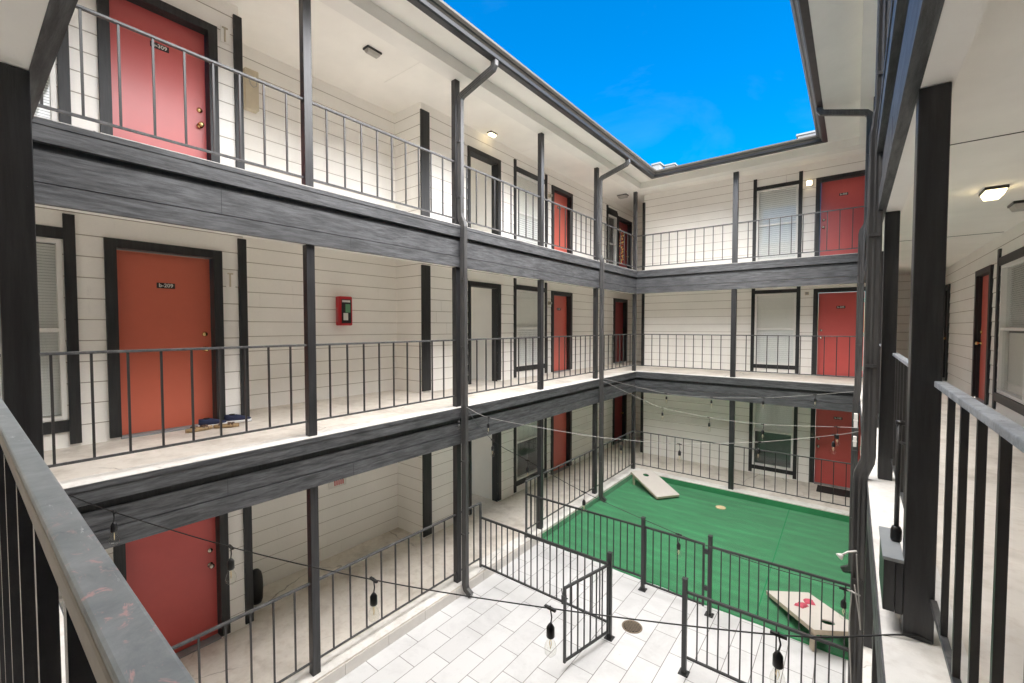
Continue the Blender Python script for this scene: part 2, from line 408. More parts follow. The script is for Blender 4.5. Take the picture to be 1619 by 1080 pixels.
def window(fr, f, a0, a1, z0, z1, lower='blind', upper='blind', pitch=.028):
    """a0..a1,z0..z1 = vinyl frame outside"""
    w = fr.wall; m = MB(); t = .04; zm = f + (z0+z1)/2 + .0
    A, B = f+z0, f+z1
    fr.box(m, a0, a0+t, w-.08, w+.012, A, B, VINYL); fr.box(m, a1-t, a1, w-.08, w+.012, A, B, VINYL)
    fr.box(m, a0+t, a1-t, w-.08, w+.012, B-t, B, VINYL); fr.box(m, a0+t, a1-t, w-.08, w+.012, A, A+t, VINYL)
    fr.box(m, a0+t, a1-t, w-.05, w+.004, zm-.02, zm+.02, VINYL)
    o = m.build('window', fr.root, .002)
    m = MB(); fr.box(m, a0+t, a1-t, w-.045, w-.041, zm+.02, B-t, GLASS); m.build('pane', o)
    m = MB(); fr.box(m, a0+t, a1-t, w-.022, w-.018, A+t, zm-.02, GLASS); m.build('pane', o)
    def slats(zz0, zz1):
        b = MB(); z = zz0 + .02
        while z < zz1:
            q = pitch*.47; vs = [fr.P(a0+t, w-.070, z-q), fr.P(a1-t, w-.070, z-q), fr.P(a1-t, w-.080, z+q), fr.P(a0+t, w-.080, z+q)]
            b.add(vs, [(0,1,2,3)], BLIND); z += pitch
        b.build('blind', o)
    if upper == 'blind' and lower == 'blind': slats(A+t, B-t)
    else:
        if upper == 'blind': slats(zm, B-t)
        if lower == 'blind': slats(A+t, zm)
        if upper == 'shade': b = MB(); fr.box(b, a0+t, a1-t, w-.085, w-.082, zm-.05, B-t, SHADE); b.build('shade', o)
        if lower == 'shade': b = MB(); fr.box(b, a0+t, a1-t, w-.085, w-.082, A+t, zm-.05, SHADE); b.build('shade', o)
    # room behind: five sides
    b = MB()
    P = [fr.P(s, d, z) for s in (a0, a1) for d in (w-.5, w-.081) for z in (A, B)]
    b.add(P, [(0,1,5,4), (0,2,3,1), (4,5,7,6), (0,4,6,2), (1,3,7,5)], ROOM); b.build('room', o)
    return o

def board(fr, f, u0, u1, z0, z1, t=.03, name='trim_board'):
    m = MB(); w = fr.wall; fr.box(m, u0, u1, w, w+t, f+z0, f+z1, TRIM); return m.build(name, fr.root, .002)

def window_trim(fr, f, l0, l1, r0, r1, zt, zb, zh0, zh1, zs0, zs1):
    board(fr, f, l0, l1, zb, zt); board(fr, f, r0, r1, zb, zt)
    board(fr, f, l1, r0, zh0, zh1, .027); board(fr, f, l1, r0, zs0, zs1, .027)

# ------------------------------------------------------------------ slabs, ceilings, fascia, eaves
areas = {FRL: (-6.9, XL, YNEAR, YEND), FRB: (XL, XR, YB, YEND-.0), FRR: (XR, 1.75, YNEAR, YEND), FRN: (XL, XR, YNEAR, YN)}
for fr, (x0, x1, y0, y1) in areas.items():
    for f in FL:
        m = MB()
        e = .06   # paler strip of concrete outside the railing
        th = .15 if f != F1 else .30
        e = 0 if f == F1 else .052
        X0, X1, Y0, Y1 = x0, x1, y0, y1
        if fr is FRL: X1 -= e
        if fr is FRR: X0 += e
        if fr is FRN: Y1 -= e; X0 -= e; X1 += e
        if fr is FRB: Y0 += e; X0 -= e; X1 += e
        m.box((X0, Y0, f-th), (X1, Y1, f), CONC)
        m.build('floor_slab', fr.root)
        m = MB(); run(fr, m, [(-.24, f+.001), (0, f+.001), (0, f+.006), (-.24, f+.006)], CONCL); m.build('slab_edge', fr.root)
        if f != F1: m = MB(); m.box((X0, Y0, f-.172), (X1, Y1, f-.152), PLASTER); m.build('ceiling', fr.root)
    m = MB(); m.box((x0, y0, 5.19), (x1, y1, 5.22), PLASTER); m.build('ceiling', fr.root)
    # ceiling panel seams
for fr in (FRL, FRB, FRR, FRN):
    for f, prof in ((F2, (-.004, -.157, -.229, -.396, -.545)), (F3, (-.004, -.165, -.222, -.455, -.60))):
        zt, z1, z2, z3, z4 = (f + p for p in prof)
        m = MB(); run(fr, m, rect(-.05, 0, z1, zt-.045), fr.wm); run(fr, m, rect(-.05, .006, zt-.041, zt), fr.wm); run(fr, m, rect(-.049, -.004, zt-.045, zt-.041), GUT)
        m.build('edge_trim', fr.root)
        m = MB(); run(fr, m, rect(-.075, -.032, z3+.010, z2), fr.wm); 
        a_, b_ = ext[fr][:2]; x = a_ + 1.3
        while x < b_ - .5: fr.box(m, x, x+.004, -.0325, -.0312, z3+.010, z2, TRIM); x += 3.05
        m.build('fascia_board', fr.root)
        m = MB(); run(fr, m, rect(-.065, -.018, z4, z3), fr.wm)
        x = ext[fr][0] + 2.6
        while x < ext[fr][1] - .5: fr.box(m, x, x+.004, -.0185, -.0172, z4, z3, TRIM); x += 3.66
        m.build('fascia_board', fr.root)
        m = MB(); run(fr, m, rect(-.16, -.0655, z4+.003, f-.173), BEAMW); m.build('beam', fr.root)
        m = MB(); run(fr, m, rect(-.09, -.051, z2+.001, f-.02), TRIM); m.build('backing_board', fr.root)
    # roof edge: beam, soffit, gutter, roof
    m = MB(); run(fr, m, rect(-.16, .10, 4.80, 5.188), BEAMW); m.build('beam', fr.root)
    m = MB(); run(fr, m, [(.101, 4.955), (.585, 4.825), (.585, 4.85), (.101, 4.98)], SOFFIT); m.build('soffit', fr.root)
    g = MB(); gp = [(.587, 4.82), (.665, 4.82), (.685, 4.835), (.695, 4.875), (.715, 4.892), (.735, 4.90), (.762, 4.925), (.768, 4.95), (.755, 4.95), (.735, 4.91), (.68, 4.885), (.65, 4.84), (.60, 4.84), (.60, 4.96), (.587, 4.96)]
    run(fr, g, gp, GUT, {3: GUTSHEEN, 5: GUTSHEEN, 6: GUTSHEEN}); g.build('gutter', fr.root)
    m = MB(); w = -3.0; run(fr, m, [(.64, 4.965), (.64, 4.985), (w, 5.95), (w, 5.93)], SHING); m.build('roof', fr.root)

# ------------------------------------------------------------------ left wing walls
AL0, AL1, ALX = 2.30, 5.22, -6.88
PA0, PA1 = 6.47, 7.33
for i, f in enumerate(FL):
    top = f + 2.51
    dd = .02 if f == F3 else 0
    holes = [(1.075, 1.965, f-.1, f+2.03+dd), (PA0, PA1, f-.1, f+2.03+dd), (8.0, 9.17, f+.28, f+2.05), (9.57, 10.42, f-.1, f+2.03), (-.35, .68, f+.28, f+2.05)]
    if f == F3: holes += [(12.72, 13.36, f+.28, f+2.05), (13.50, 14.45, f-.1, f+2.03)]
    else: holes += [(13.26, 14.14, f-.1, f+2.03)]
    siding(FRL, YNEAR, AL0, f, top, [h for h in holes if h[0] < 2])
    siding(FRL, AL1, YEND, f, top, [h for h in holes if h[0] > 5])
    # alcove: back and two sides
    siding(FRL, AL0, AL1, f, top, [], place=lambda s, d, z: (ALX + d, s, z))
    siding(FRL, ALX, FRL.P(0, FRL.wall, 0)[0], f, top, [], place=lambda s, d, z: (s, AL1 - d, z))
    siding(FRL, ALX, FRL.P(0, FRL.wall, 0)[0], f, top, [], place=lambda s, d, z: (s, AL0 + d, z))
    m = MB(); m.box((ALX-.1, AL0-.1, f), (ALX-.02, AL1+.1, top), WHITE); m.build('wall_backing', WL)
    # trims
    board(FRL, f, 2.235, 2.33, .03, 2.31 if f != F3 else 2.38)
    board(FRL, f, 5.20, 5.40, .03, 2.31 if f != F3 else 2.38)
    window_trim(FRL, f, -.45, -.36, .69, .775, 2.31, .03, 2.06, 2.17, .16, .275)
    window(FRL, f, -.35, .68, .28, 2.055)
    window_trim(FRL, f, 7.91, 7.99, 9.18, 9.26, 2.31, .03, 2.06, 2.17, .16, .275)
    window(FRL, f, 8.0, 9.17, .28, 2.055, lower='blind' if f != F1 else 'none', upper='shade' if f != F1 else 'blind', pitch=.05)
    pl = {F1: 'b-109', F2: 'b-209', F3: 'b-309'}[f]
    door(FRL, f, 1.08, 1.96, pl, 1, metal=BRASS if f != F1 else CHROME, leaf={F1: DOORC, F2: DOORO, F3: DOORP}[f], label='red door with number plate ' + pl)
    pl2 = {F1: 'b-107', F2: 'b-207', F3: 'b-307'}[f]
    door(FRL, f, 9.575, 10.415, pl2, -1, metal=CHROME)
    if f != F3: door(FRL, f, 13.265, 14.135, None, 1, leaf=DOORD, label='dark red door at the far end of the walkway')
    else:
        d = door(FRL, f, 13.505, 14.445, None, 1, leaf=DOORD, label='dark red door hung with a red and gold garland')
        window(FRL, f, 12.72, 13.36, .28, 2.055, lower='none', upper='none'); board(FRL, f, 12.62, 12.71, .03, 2.31); board(FRL, f, 12.71, 13.36, 2.06, 2.25)
        board(FRL, f, 13.37, 13.41, 0, 2.2)
    # passage
    m = MB(); X0 = FRL.P(0, FRL.wall, 0)[0]
    m.box((-9.5, PA1+.02, f), (X0-.002, PA1+.1, f+2.5), PLASTER); m.box((-9.5, PA0-.1, f), (X0-.002, PA0-.02, f+2.5), PLASTER)
    m.box((-9.5, PA0-.1, f+2.34), (X0-.15, PA1+.1, f+2.36), PLASTER); m.box((-9.5, PA0-.1, f-.12), (-6.905, PA1+.1, f-.002), CONC)
    m.build('passage', WL)
    m = MB(); fw = .095; w = FRL.wall
    for (u, v, z0, z1) in ((PA0-fw+.03, PA0, f+.03, f+2.03+fw), (PA1, PA1+fw, f+.03, f+2.03+fw), (PA0, PA1, f+2.03, f+2.03+fw)):
        FRL.box(m, u, v, w, w+.036, z0, z1, TRIM)
    FRL.box(m, PA0-.02, PA0, w-.16, w-.001, f, f+2.03, TRIM); FRL.box(m, PA1-.0, PA1+.02, w-.16, w-.001, f, f+2.03, TRIM); FRL.box(m, PA0, PA1, w-.16, w-.001, f+2.03, f+2.05, TRIM)
    m.build('opening_frame', WL, .002)
    # end wall closing the left corridor
    siding(FRL, -6.9, -5.1, f, top, [], place=lambda s, d, z: (s, YEND - d, z))

# ------------------------------------------------------------------ back wing walls
BX0, BX1 = -5.09, .62
for f in FL:
    top = f + 2.51
    holes = [(-2.055, -1.155, f+.23, f+2.05), (-.70, .19, f-.1, f+2.03)]
    siding(FRB, BX0, BX1, f, top, holes)
    m = MB(); yw = YB - FRB.wall
    m.box((BX0, yw, f), (BX0+.02, YEND, top), WHITE); m.box((BX1-.02, yw, f), (BX1, YEND, top), WHITE); m.build('wall_return', WB)
    board(FRB, f, -5.13, -5.05, .0, 2.28)
    window_trim(FRB, f, -2.145, -2.065, -1.145, -1.065, 2.24 if f != F3 else 2.36, .03, 2.06, 2.15, .12, .22)
    window(FRB, f, -2.055, -1.155, .23, 2.055, lower={F1: 'none', F2: 'blind', F3: 'blind'}[f], upper={F1: 'blind', F2: 'shade', F3: 'blind'}[f], pitch=.05)
    pl = {F1: 'b-105', F2: 'b-205', F3: 'b-305'}[f]
    door(FRB, f, -.70, .19, pl, -1, metal=CHROME, leaf=DOORC, label='red door with number plate ' + pl)

# ------------------------------------------------------------------ right and near wing walls
for f in FL:
    top = f + 2.51
    holes = [(6.6, 9.07, f+.28, f+2.05), (9.62, 10.5, f-.1, f+2.03), (13.3, 14.18, f-.1, f+2.03)]
    siding(FRR, YNEAR, YEND, f, top, holes, True)
    board(FRR, f, 9.11, 9.20, .03, 2.30); board(FRR, f, 6.4, 9.11, 2.06, 2.17, .027); board(FRR, f, 6.4, 9.11, .15, .27, .027); board(FRR, f, 6.3, 6.4, .03, 2.3)
    window(FRR, f, 6.6, 7.8, .28, 2.055); window(FRR, f, 7.84, 9.07, .28, 2.055, lower='shade', upper='blind')
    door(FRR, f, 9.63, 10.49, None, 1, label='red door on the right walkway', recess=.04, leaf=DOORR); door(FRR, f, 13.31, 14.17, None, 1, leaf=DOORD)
    siding(FRR, .62, 1.75, f, top, [], place=lambda s, d, z: (s, YEND - d, z))
    siding(FRN, XL-1.5, XR+1.5, f, top, [])

# posts ------------------------------------------------------------
YP = [.145, 2.40, 4.635, 6.86, 9.10, 11.355]
spans = {F1: (F1+.006, F2-.545), F2: (F2+.006, F3-.60), F3: (F3+.006, 4.80)}
def post(fr, s, f, w=.09):
    m = MB(); a, b = spans[f]; fr.box(m, s-w/2, s+w/2, -.15, -.062, a, b+.001, WZ); return m.build('post', fr.root, .004)
for f in FL:
    for y in YP[1:]: post(FRL, y, f)
    post(FRL, .145, f)
    post(FRB, -2.235, f, .11)
    for y in (2.275, 4.49, 6.75, 9.02, 11.355): post(FRR, y, f)
    post(FRR, .145, f)
    if f == F2: post(FRN, -2.30, f)
# wood block bolted to the near right post
m = MB()
m.box((.112, 2.235, .085), (.147, 2.55, .285), WZ); m.box((.1485, 2.235, .083), (.1715, 2.55, .285), WZ); m.box((.108, 2.23, .286), (.1715, 2.56, .30), GREYP)
m.build('post_block', WR, .002)

# ------------------------------------------------------------------ railings (each bay a thing)
GR = 'metal railings along the open walkways'
def railing(fr, s0, s1, f, d, zb, zt, label, n=None, first=None, step=.218, name='railing', topmat=None, barmat=None, tw=.034, th=.022, endposts=(), bw=.016, lip=False, xs=None):
    t = thing(name, label, 'railing', fr.P((s0+s1)/2, d, f), GR)
    m = MB(); fr.box(m, s0, s1, d-tw/2, d+tw/2, f+zt-th, f+zt, topmat or RAIL)
    if lip: fr.box(m, s0, s1, d-tw/2-.0015, d-tw/2+.006, f+zt-th-.003, f+zt-.006, PALE)
    m.build('top_rail', t, .003)
    m = MB(); fr.box(m, s0, s1, d-.010, d+.010, f+zb-.008, f+zb+.012, barmat or RAIL); m.build('bottom_rail', t, .002)
    if xs is None:
        if first is None:
            n = max(2, round((s1-s0)/step)-1); g = (s1-s0)/(n+1); xs = [s0+g*(k+1) for k in range(n)]
        else:
            xs = []; x = first
            while x < s1-.03: xs.append(x); x += step
    for x in xs:
        m = MB(); fr.box(m, x-bw/2, x+bw/2, d-bw/2, d+bw/2, f+zb+.012, f+zt-th, barmat or BAR); m.build('baluster', t)
    for x in endposts:
        m = MB(); fr.box(m, x-.016, x+.016, d-.016, d+.016, f+.006, f+zt-.001, RAIL); m.build('end_post', t, .002)
    return t
RB = {F1: (.15, 1.06), F2: (.165, 1.012), F3: (.115, .95)}
fl = {F1: 'ground', F2: 'middle', F3: 'top'}
g = .047
dL = -.10
loc_l = {(0, F1): 'in front of the red door at lower left', (0, F2): 'in front of the big red door b-209', (0, F3): 'in front of the pink-red door b-309',
 (1, F1): 'before the alcove, behind the paved patio', (1, F2): 'before the alcove with the red cabinet', (1, F3): 'before the top alcove',
 (2, F2): 'before the open passage and shaded window', (2, F3): 'before the top passage and window',
 (3, F1): 'beside the green turf, before the far left red door', (3, F2): 'before the narrow red door', (3, F3): 'before the top narrow red door',
 (4, F1): 'in the far left corner next to the cornhole board', (4, F2): 'in the far left corner before the dark red door', (4, F3): 'in the far left corner before the garland door'}
for f in FL:
    for k in range(5):
        s0 = YP[k]+g; s1 = YP[k+1]-g
        if k == 2 and f == F1:
            railing(FRL, s0, 5.15, f, dL, *RB[f], 'short stub of ground railing beside the downspout, ending at the near patio fence', endposts=(5.15,))
            railing(FRL, 6.40, s1, f, dL, *RB[f], 'short ground railing stub starting at the second patio fence', endposts=(6.40,))
            continue
        railing(FRL, s0, s1, f, dL, *RB[f], 'grey %s-storey railing of left walkway %s' % (fl[f], loc_l[(k, f)]), first=(.44 if k == 0 else s0+.175))
    railing(FRB, -4.61, -2.295, f, dL, *RB[f], 'dark %s-storey railing bay across the blank siding of the far wing' % fl[f])
    railing(FRB, -2.175, XR+.04, f, dL, *RB[f], 'dark %s-storey railing bay before the window and red door of the far wing' % fl[f])
YR = [.145, 2.275, 4.49, 6.75, 9.02, 11.355]
for f in (F2, F3):
    for k in range(5):
        s0 = YR[k]+g; s1 = YR[k+1]-g
        lab = {0: 'chalky grey rail with bars at the right edge, nearest the camera', 1: 'rail between the thick right post and the next post', 2: 'rail behind the second right post', 3: 'rail seen end on farther along the right walkway', 4: 'farthest rail of the right walkway at the corner'}[k]
        if f == F3: lab = 'top-storey ' + lab.replace('at the right edge, nearest the camera', 'overhead, above the thick post')
        railing(FRR, s0, s1, f, -.145, .17 if f == F2 else .115, 1.0 if f == F2 else .95, lab, first=s0+.17 if k else None,
                topmat=RRAIL, xs=[.70, .91, 1.13, 1.35, 1.56, 1.775, 1.99] if k == 0 else None, bw=.017)
for k in range(5): railing(FRR, YR[k]+g, YR[k+1]-g, F1, -.145, *RB[F1], ('ground railing of the right wing, bay %s' % ['under the camera', 'beside the near patio fence', 'beside the turf with the bean bags', 'half way along the turf', 'at the far right corner'][k]))
railing(FRN, -2.255, .10, F2, -.184, .12, 1.0, 'scuffed grey handrail with pink paint marks in the lower left foreground', topmat=NRAIL, barmat=NBAR, tw=.028, th=.026, bw=.019, lip=True,
        xs=[-2.11, -1.86, -1.60, -1.335, -1.06, -.815, -.565, -.31, -.06])
railing(FRN, -4.6, -2.345, F2, -.1775, .12, 1.0, 'continuation of the near handrail beyond the dark foreground post', topmat=NRAIL, barmat=NBAR)

# ------------------------------------------------------------------ downspouts
def spout(fr, s, dtop, d3, d2, d1, topz=4.83):
    h = [(.037, -.024), (.037, .024), (.028, .028), (.022, .024), (.010, .024), (.004, .028), (-.004, .028), (-.010, .024), (-.022, .024), (-.028, .028), (-.037, .024), (-.037, -.024), (-.028, -.028), (-.010, -.024), (0, -.028), (.010, -.024), (.028, -.028)]
    h = [(a*1.22, b*1.25) for a, b in h]
    pts = [(s, .63, topz), (s, .63, topz-.06), (s, .60, topz-.10), (s, d3+.05, 4.56), (s, d3+.01, 4.52), (s, d3, 4.46), (s, d3, 2.86), (s, d3+.01, 2.80), (s, d2-.01, 2.72), (s, d2, 2.66),
           (s, d2, .20), (s, d2+.005, .15), (s, d1-.005, .05), (s, d1, 0.0), (s, d1, -2.68), (s, d1+.02, -2.74), (s, d1+.12, -2.80)]
    m = MB(); P = [fr.P(*p) for p in pts]; m.sweep(P, h, SPOUT, False, (0, 1, 0)); 
    for z, d in ((3.9, d3), (3.1, d3), (1.9, d2), (.9, d2), (-.8, d1), (-1.9, d1)): fr.box(m, s-.05, s+.05, d-.033, d+.033, z-.012, z+.012, SPOUT)
    return m.build('downspout', fr.root, label='dark ribbed downspout stepping out over each floor edge')
spout(FRL, 4.650, .63, -.028, .035, .045)
spout(FRL, 9.12, .63, -.028, .035, .045)
spout(FRR, 4.37, .63, -.025, .0, .045)
spout(FRR, 8.93, .63, -.025, .04, .06)

# ------------------------------------------------------------------ roof vents behind the far eave
for (x0, x1, y, z, w) in ((-1.12, -.78, 12.2, 5.66, .4), (-4.50, -4.30, 12.1, 5.72, .3), (-4.27, -4.0, 12.4, 5.72, .3)):
    m = MB(); m.box((x0, y, 5.36), (x1, y+w, z-.04), VENT); m.box((x0-.03, y-.03, z-.04), (x1+.03, y+w+.03, z), VENT)
    o = m.build('roof_vent', None, .004)
    tag(o, {-1.12: 'pale metal roof vent above the far right eave corner', -4.50: 'narrow pale roof vent above the far left eave corner', -4.27: 'wider pale roof vent just right of the far left corner'}[x0], 'roof vent', 'vents on the far roof')

# ------------------------------------------------------------------ ground, patio, turf
m = MB(); m.box((-400, -400, -3.4), (400, 400, -3.3), GRND); structure(m.build('ground'))
m = MB(); m.box((XL-.01, YN-.01, -2.95), (XR+.01, YB+.01, -2.84), TILE); structure(m.build('patio'), 'pale staggered rectangular tiles of the courtyard')
# turf sheet, front edge slightly slanting, rolled up against the kerbs
m = MB(); n = 40
def te(x): return 6.74 - .035*(x+4.57) + .012*math.sin(x*5.1) + .006*math.sin(x*13)
top = []; 
for i in range(n+1):
    x = XL + .012 + (XR-XL-.024)*i/n
    top += [(x, te(x), -2.839), (x, te(x)+.02, -2.824), (x, YB-.012, -2.824)]
fs = []
for i in range(n):
    a = 3*i; b = 3*(i+1); fs += [(a, b, b+1, a+1), (a+1, b+1, b+2, a+2)]
m.add(top, fs, TURF)
m.box((XL+.012, YB-.014, -2.84), (XR-.012, YB-.001, -2.695), TURF); m.box((XL+.001, 6.75, -2.84), (XL+.013, YB-.015, -2.72), TURF); m.box((XR-.013, 6.6, -2.84), (XR-.001, YB-.015, -2.72), TURF)
m.add([(-1.0+.0*k, 6.7, -2.8225) for k in range(1)] + [(-.985, 6.7, -2.8225), (-1.03, YB-.02, -2.8225), (-1.045, YB-.02, -2.8225)], [(0,1,2,3)], plain('turf_seam', (.016, .24, .09), .9))
structure(m.build('artificial_turf'), 'bright green artificial turf covering the far half of the courtyard')
# kerb skirt tiles in the tiled half
m = MB()
for k in range(11):
    y0 = .30 + .6*k; y1 = min(y0+.594, 6.72)
    if y0 < 6.7: m.box((XL, y0, -2.838), (XL+.012, y1, -2.70), plain('skirt_tile', (.66, .63, .59), .45) if k == 0 else MATS['skirt_tile'])
structure(m.build('kerb'))

# ------------------------------------------------------------------ patio fences and gates
ZP = -2.84
def fpost(t, x, y, h=1.13):
    m = MB(); m.box((x-.025, y-.025, ZP+.008), (x+.025, y+.025, ZP+h-.012), FENCE); m.box((x-.03, y-.03, ZP+h-.012), (x+.03, y+.03, ZP+h), FENCE); p = m.build('post', t, .002)
    m = MB(); m.box((x-.055, y-.055, ZP), (x+.055, y+.055, ZP+.008), FENCE)
    for a in (-1, 1):
        for b in (-1, 1): m.lathe((x+a*.042, y+b*.042, ZP+.008), [(.009, 0), (.009, .006), (.004, .008)], FENCE, 8)
    m.build('base_plate', p)
def panel(t, p, q, zt=.975, zb=.20, step=.112, frame=False):
    p = Vector((*p, 0)); q = Vector((*q, 0)); L = (q-p).length
    at = lambda u, z: tuple(p + (q-p)*u + Vector((0, 0, ZP+z)))
    m = MB(); m.bar(at(0, zt), at(1, zt), .028, .028, FENCE); m.build('top_rail', t, .002)
    m = MB(); m.bar(at(0, zb), at(1, zb), .025, .025, FENCE); m.build('bottom_rail', t, .002)
    n = round(L/step)
    for k in range(1, n):
        m = MB(); m.bar(at(k/n, zb+.012), at(k/n, zt-.014), .014, .014, FENCE); m.build('picket', t)
    if frame:
        for u in (0, 1): m = MB(); m.bar(at(u, zb-.02), at(u, zt+.014), .028, .028, FENCE); m.build('stile', t)
YA, YF = 5.15, 6.43
t = thing('patio_fence', 'black picket fence crossing the tiles from the downspout to the open gate', 'fence', (-3.5, YA, ZP), 'black picket fences across the patio')
panel(t, (-4.67, YA), (-2.45, YA)); fpost(t, -2.42, YA)
t = thing('patio_fence', 'nearest black picket fence, from a free-standing post toward the lower right', 'fence', (-.7, YA, ZP), 'black picket fences across the patio')
fpost(t, -1.48, YA); panel(t, (-1.45, YA), (.10, YA))
t = thing('patio_fence', 'black picket fence along the turf edge from left walkway to first post', 'fence', (-3.5, YF, ZP), 'black picket fences across the patio')
panel(t, (-4.67, YF-.03), (-2.50, YF)); fpost(t, -2.475, YF)
t = thing('patio_fence', 'black picket fence along the turf edge in front of the board with red bean bags', 'fence', (-.7, YF, ZP), 'black picket fences across the patio')
fpost(t, -1.515, YF); panel(t, (-1.485, YF), (.10, YF+.04))
t = thing('gate', 'closed black picket gate between the two tall posts at the turf edge', 'gate', (-2, YF, ZP), 'patio gates')
panel(t, (-2.44, YF), (-1.60, YF), .985, .12, .115, True)
m = MB(); m.box((-1.60, YF-.02, ZP+.86), (-1.54, YF+.02, ZP+.92), FENCE); m.box((-1.585, YF-.035, ZP+.35), (-1.54, YF+.01, ZP+.40), FENCE); m.build('latch', t)
t = thing('gate', 'open black picket gate swung toward the camera over the tiles', 'gate', (-2.42, YA, ZP), 'patio gates')
panel(t, (-2.42, YA-.05), (-2.60, 4.33), .985, .11, .115, True)
m = MB(); m.box((-2.63, 4.30, ZP+.80), (-2.58, 4.34, ZP+.90), FENCE); m.tube([(-2.60, 4.40, ZP+.82), (-2.68, 4.41, ZP+.82), (-2.70, 4.42, ZP+.90)], .006, FENCE); m.build('latch', t)

# floor drain and turf cup
m = MB(); m.lathe((-2.27, 5.53, ZP+.001), [(.135, 0), (.135, .004), (.118, .006), (.115, .003)], DRAINM, 28)
m.lathe((-2.27, 5.53, ZP+.0035), [(.113, 0), (.110, .003)], RUBBER, 28)
for k in range(-4, 5):
    hw = math.sqrt(.105**2 - (k*.024)**2); m.box((-2.27-hw, 5.53+k*.024-.005, ZP+.006), (-2.27+hw, 5.53+k*.024+.005, ZP+.010), DRAINM)
tag(m.build('floor_drain'), 'round rusty floor drain in the tiles beside the open gate post', 'drain')
m = MB(); m.lathe((-2.25, 10.42, -2.8235), [(.105, 0), (.105, .010), (.09, .014), (.085, .010), (.05, .010)], plain('cup_ring', (.62, .50, .30), .6, 0, .2, 20), 28)
tag(m.build('utility_cover'), 'small round beige cover in the middle of the green turf', 'cover')

# ------------------------------------------------------------------ cornhole boards
def cornhole(low, direc, label, wid=.60, ln=1.19):
    t = thing('cornhole_board', label, 'cornhole board', (low[0], low[1], -2.824), 'cornhole boards')
    d = Vector((*direc, 0)).normalized(); r = Vector((d.y, -d.x, 0)); L = Vector((low[0], low[1], -2.824))
    ang = math.asin((.30-.075)/ln); ax = (d*math.cos(ang) + Vector((0, 0, math.sin(ang)))); nn = r.cross(ax).normalized()
    if nn.z < 0: nn = -nn
    O = L + Vector((0, 0, .09))
    P = lambda u, v, w: O + ax*u + r*v + nn*w
    m = MB(); N = 28; hc = (ln-.23, 0); hr = .076; vs = []; fs = []
    # deck with a real hole: ring fan to rectangle
    def edge(a):
        c, s_ = math.cos(a), math.sin(a); us = ((ln-hc[0]) if c > 0 else hc[0])/max(1e-6, abs(c)); vs_ = (wid/2)/max(1e-6, abs(s_)); k = min(us, vs_); return (hc[0]+c*k, s_*k)
    angs = sorted([2*math.pi*i/N for i in range(N)] + [math.atan2(sv*wid/2, su-hc[0]) % (2*math.pi) for su in (0, ln) for sv in (-1, 1)]); M = len(angs)
    for a in angs: vs += [P(hc[0]+hr*math.cos(a), hr*math.sin(a), 0), P(*edge(a), 0), P(hc[0]+hr*math.cos(a), hr*math.sin(a), -.016)]
    for i in range(M):
        j = (i+1) % M; fs += [(3*i, 3*i+1, 3*j+1, 3*j), (3*i, 3*j, 3*j+2, 3*i+2)]
    m.add(vs, fs, PLY); m.build('deck', t)
    m = MB(); th = .055
    for (u0, u1, v0, v1) in ((0, ln, -wid/2, -wid/2+.02), (0, ln, wid/2-.02, wid/2), (0, .02, -wid/2+.02, wid/2-.02), (ln-.02, ln, -wid/2+.02, wid/2-.02)):
        vs = [P(u, v, w) for w in (-th, -.001) for (u, v) in ((u0, v0), (u1, v0), (u1, v1), (u0, v1))]
        m.add(vs, [(0,3,2,1),(4,5,6,7),(0,1,5,4),(1,2,6,5),(2,3,7,6),(3,0,4,7)], PLYE)
    m.build('side_frame', t)
    for sgn in (-1, 1):
        m = MB(); v = sgn*(wid/2-.04); a = P(ln-.09, v, -th*1.05); b = Vector((a.x - d.x*.02, a.y - d.y*.02, -2.823))
        m.bar(a, b, .03, .075, PLYE, tuple(d)); m.lathe(a - r*.015, [(.045, 0), (.045, .03)], PLYE, 16, tuple(r)); m.build('leg', t, .003)
    return P
cornhole((-3.32, 10.16), (-.80, .60), 'pale cornhole board without bags, in the far left corner of the turf')
PB = cornhole((-.70, 7.54), (.55, -.835), 'pale cornhole board with red bean bags behind the right fence')
for k, (u, v, rz) in enumerate(((.38, -.10, .3), (.50, .07, 1.0))):
    m = MB(); c = PB(u, v, .022); n = 10
    for i in range(n+1):
        pass
    prof = []; vs = []; fs = []; K = 12
    for i in range(K+1):
        for j in range(K+1):
            a = (i/K*2-1); b = (j/K*2-1); hgt = .022*((1-a**4)*(1-b**4))**.5 + .004*math.sin(7*a+3*b+k)
            x = a*.075; y = b*.06; X = x*math.cos(rz)-y*math.sin(rz); Y = x*math.sin(rz)+y*math.cos(rz)
            vs.append(PB(u+X, v+Y, .002+max(0, hgt)*1.5))
    for i in range(K):
        for j in range(K): q = i*(K+1)+j; fs.append((q, q+1, q+K+2, q+K+1))
    m.add(vs, fs, PINK, True); o = m.build('bean_bag')
    tag(o, ['red bean bag on the cornhole board, farther from its hole', 'red bean bag on the cornhole board, nearer its hole'][k], 'bean bag', 'bean bags on the board')

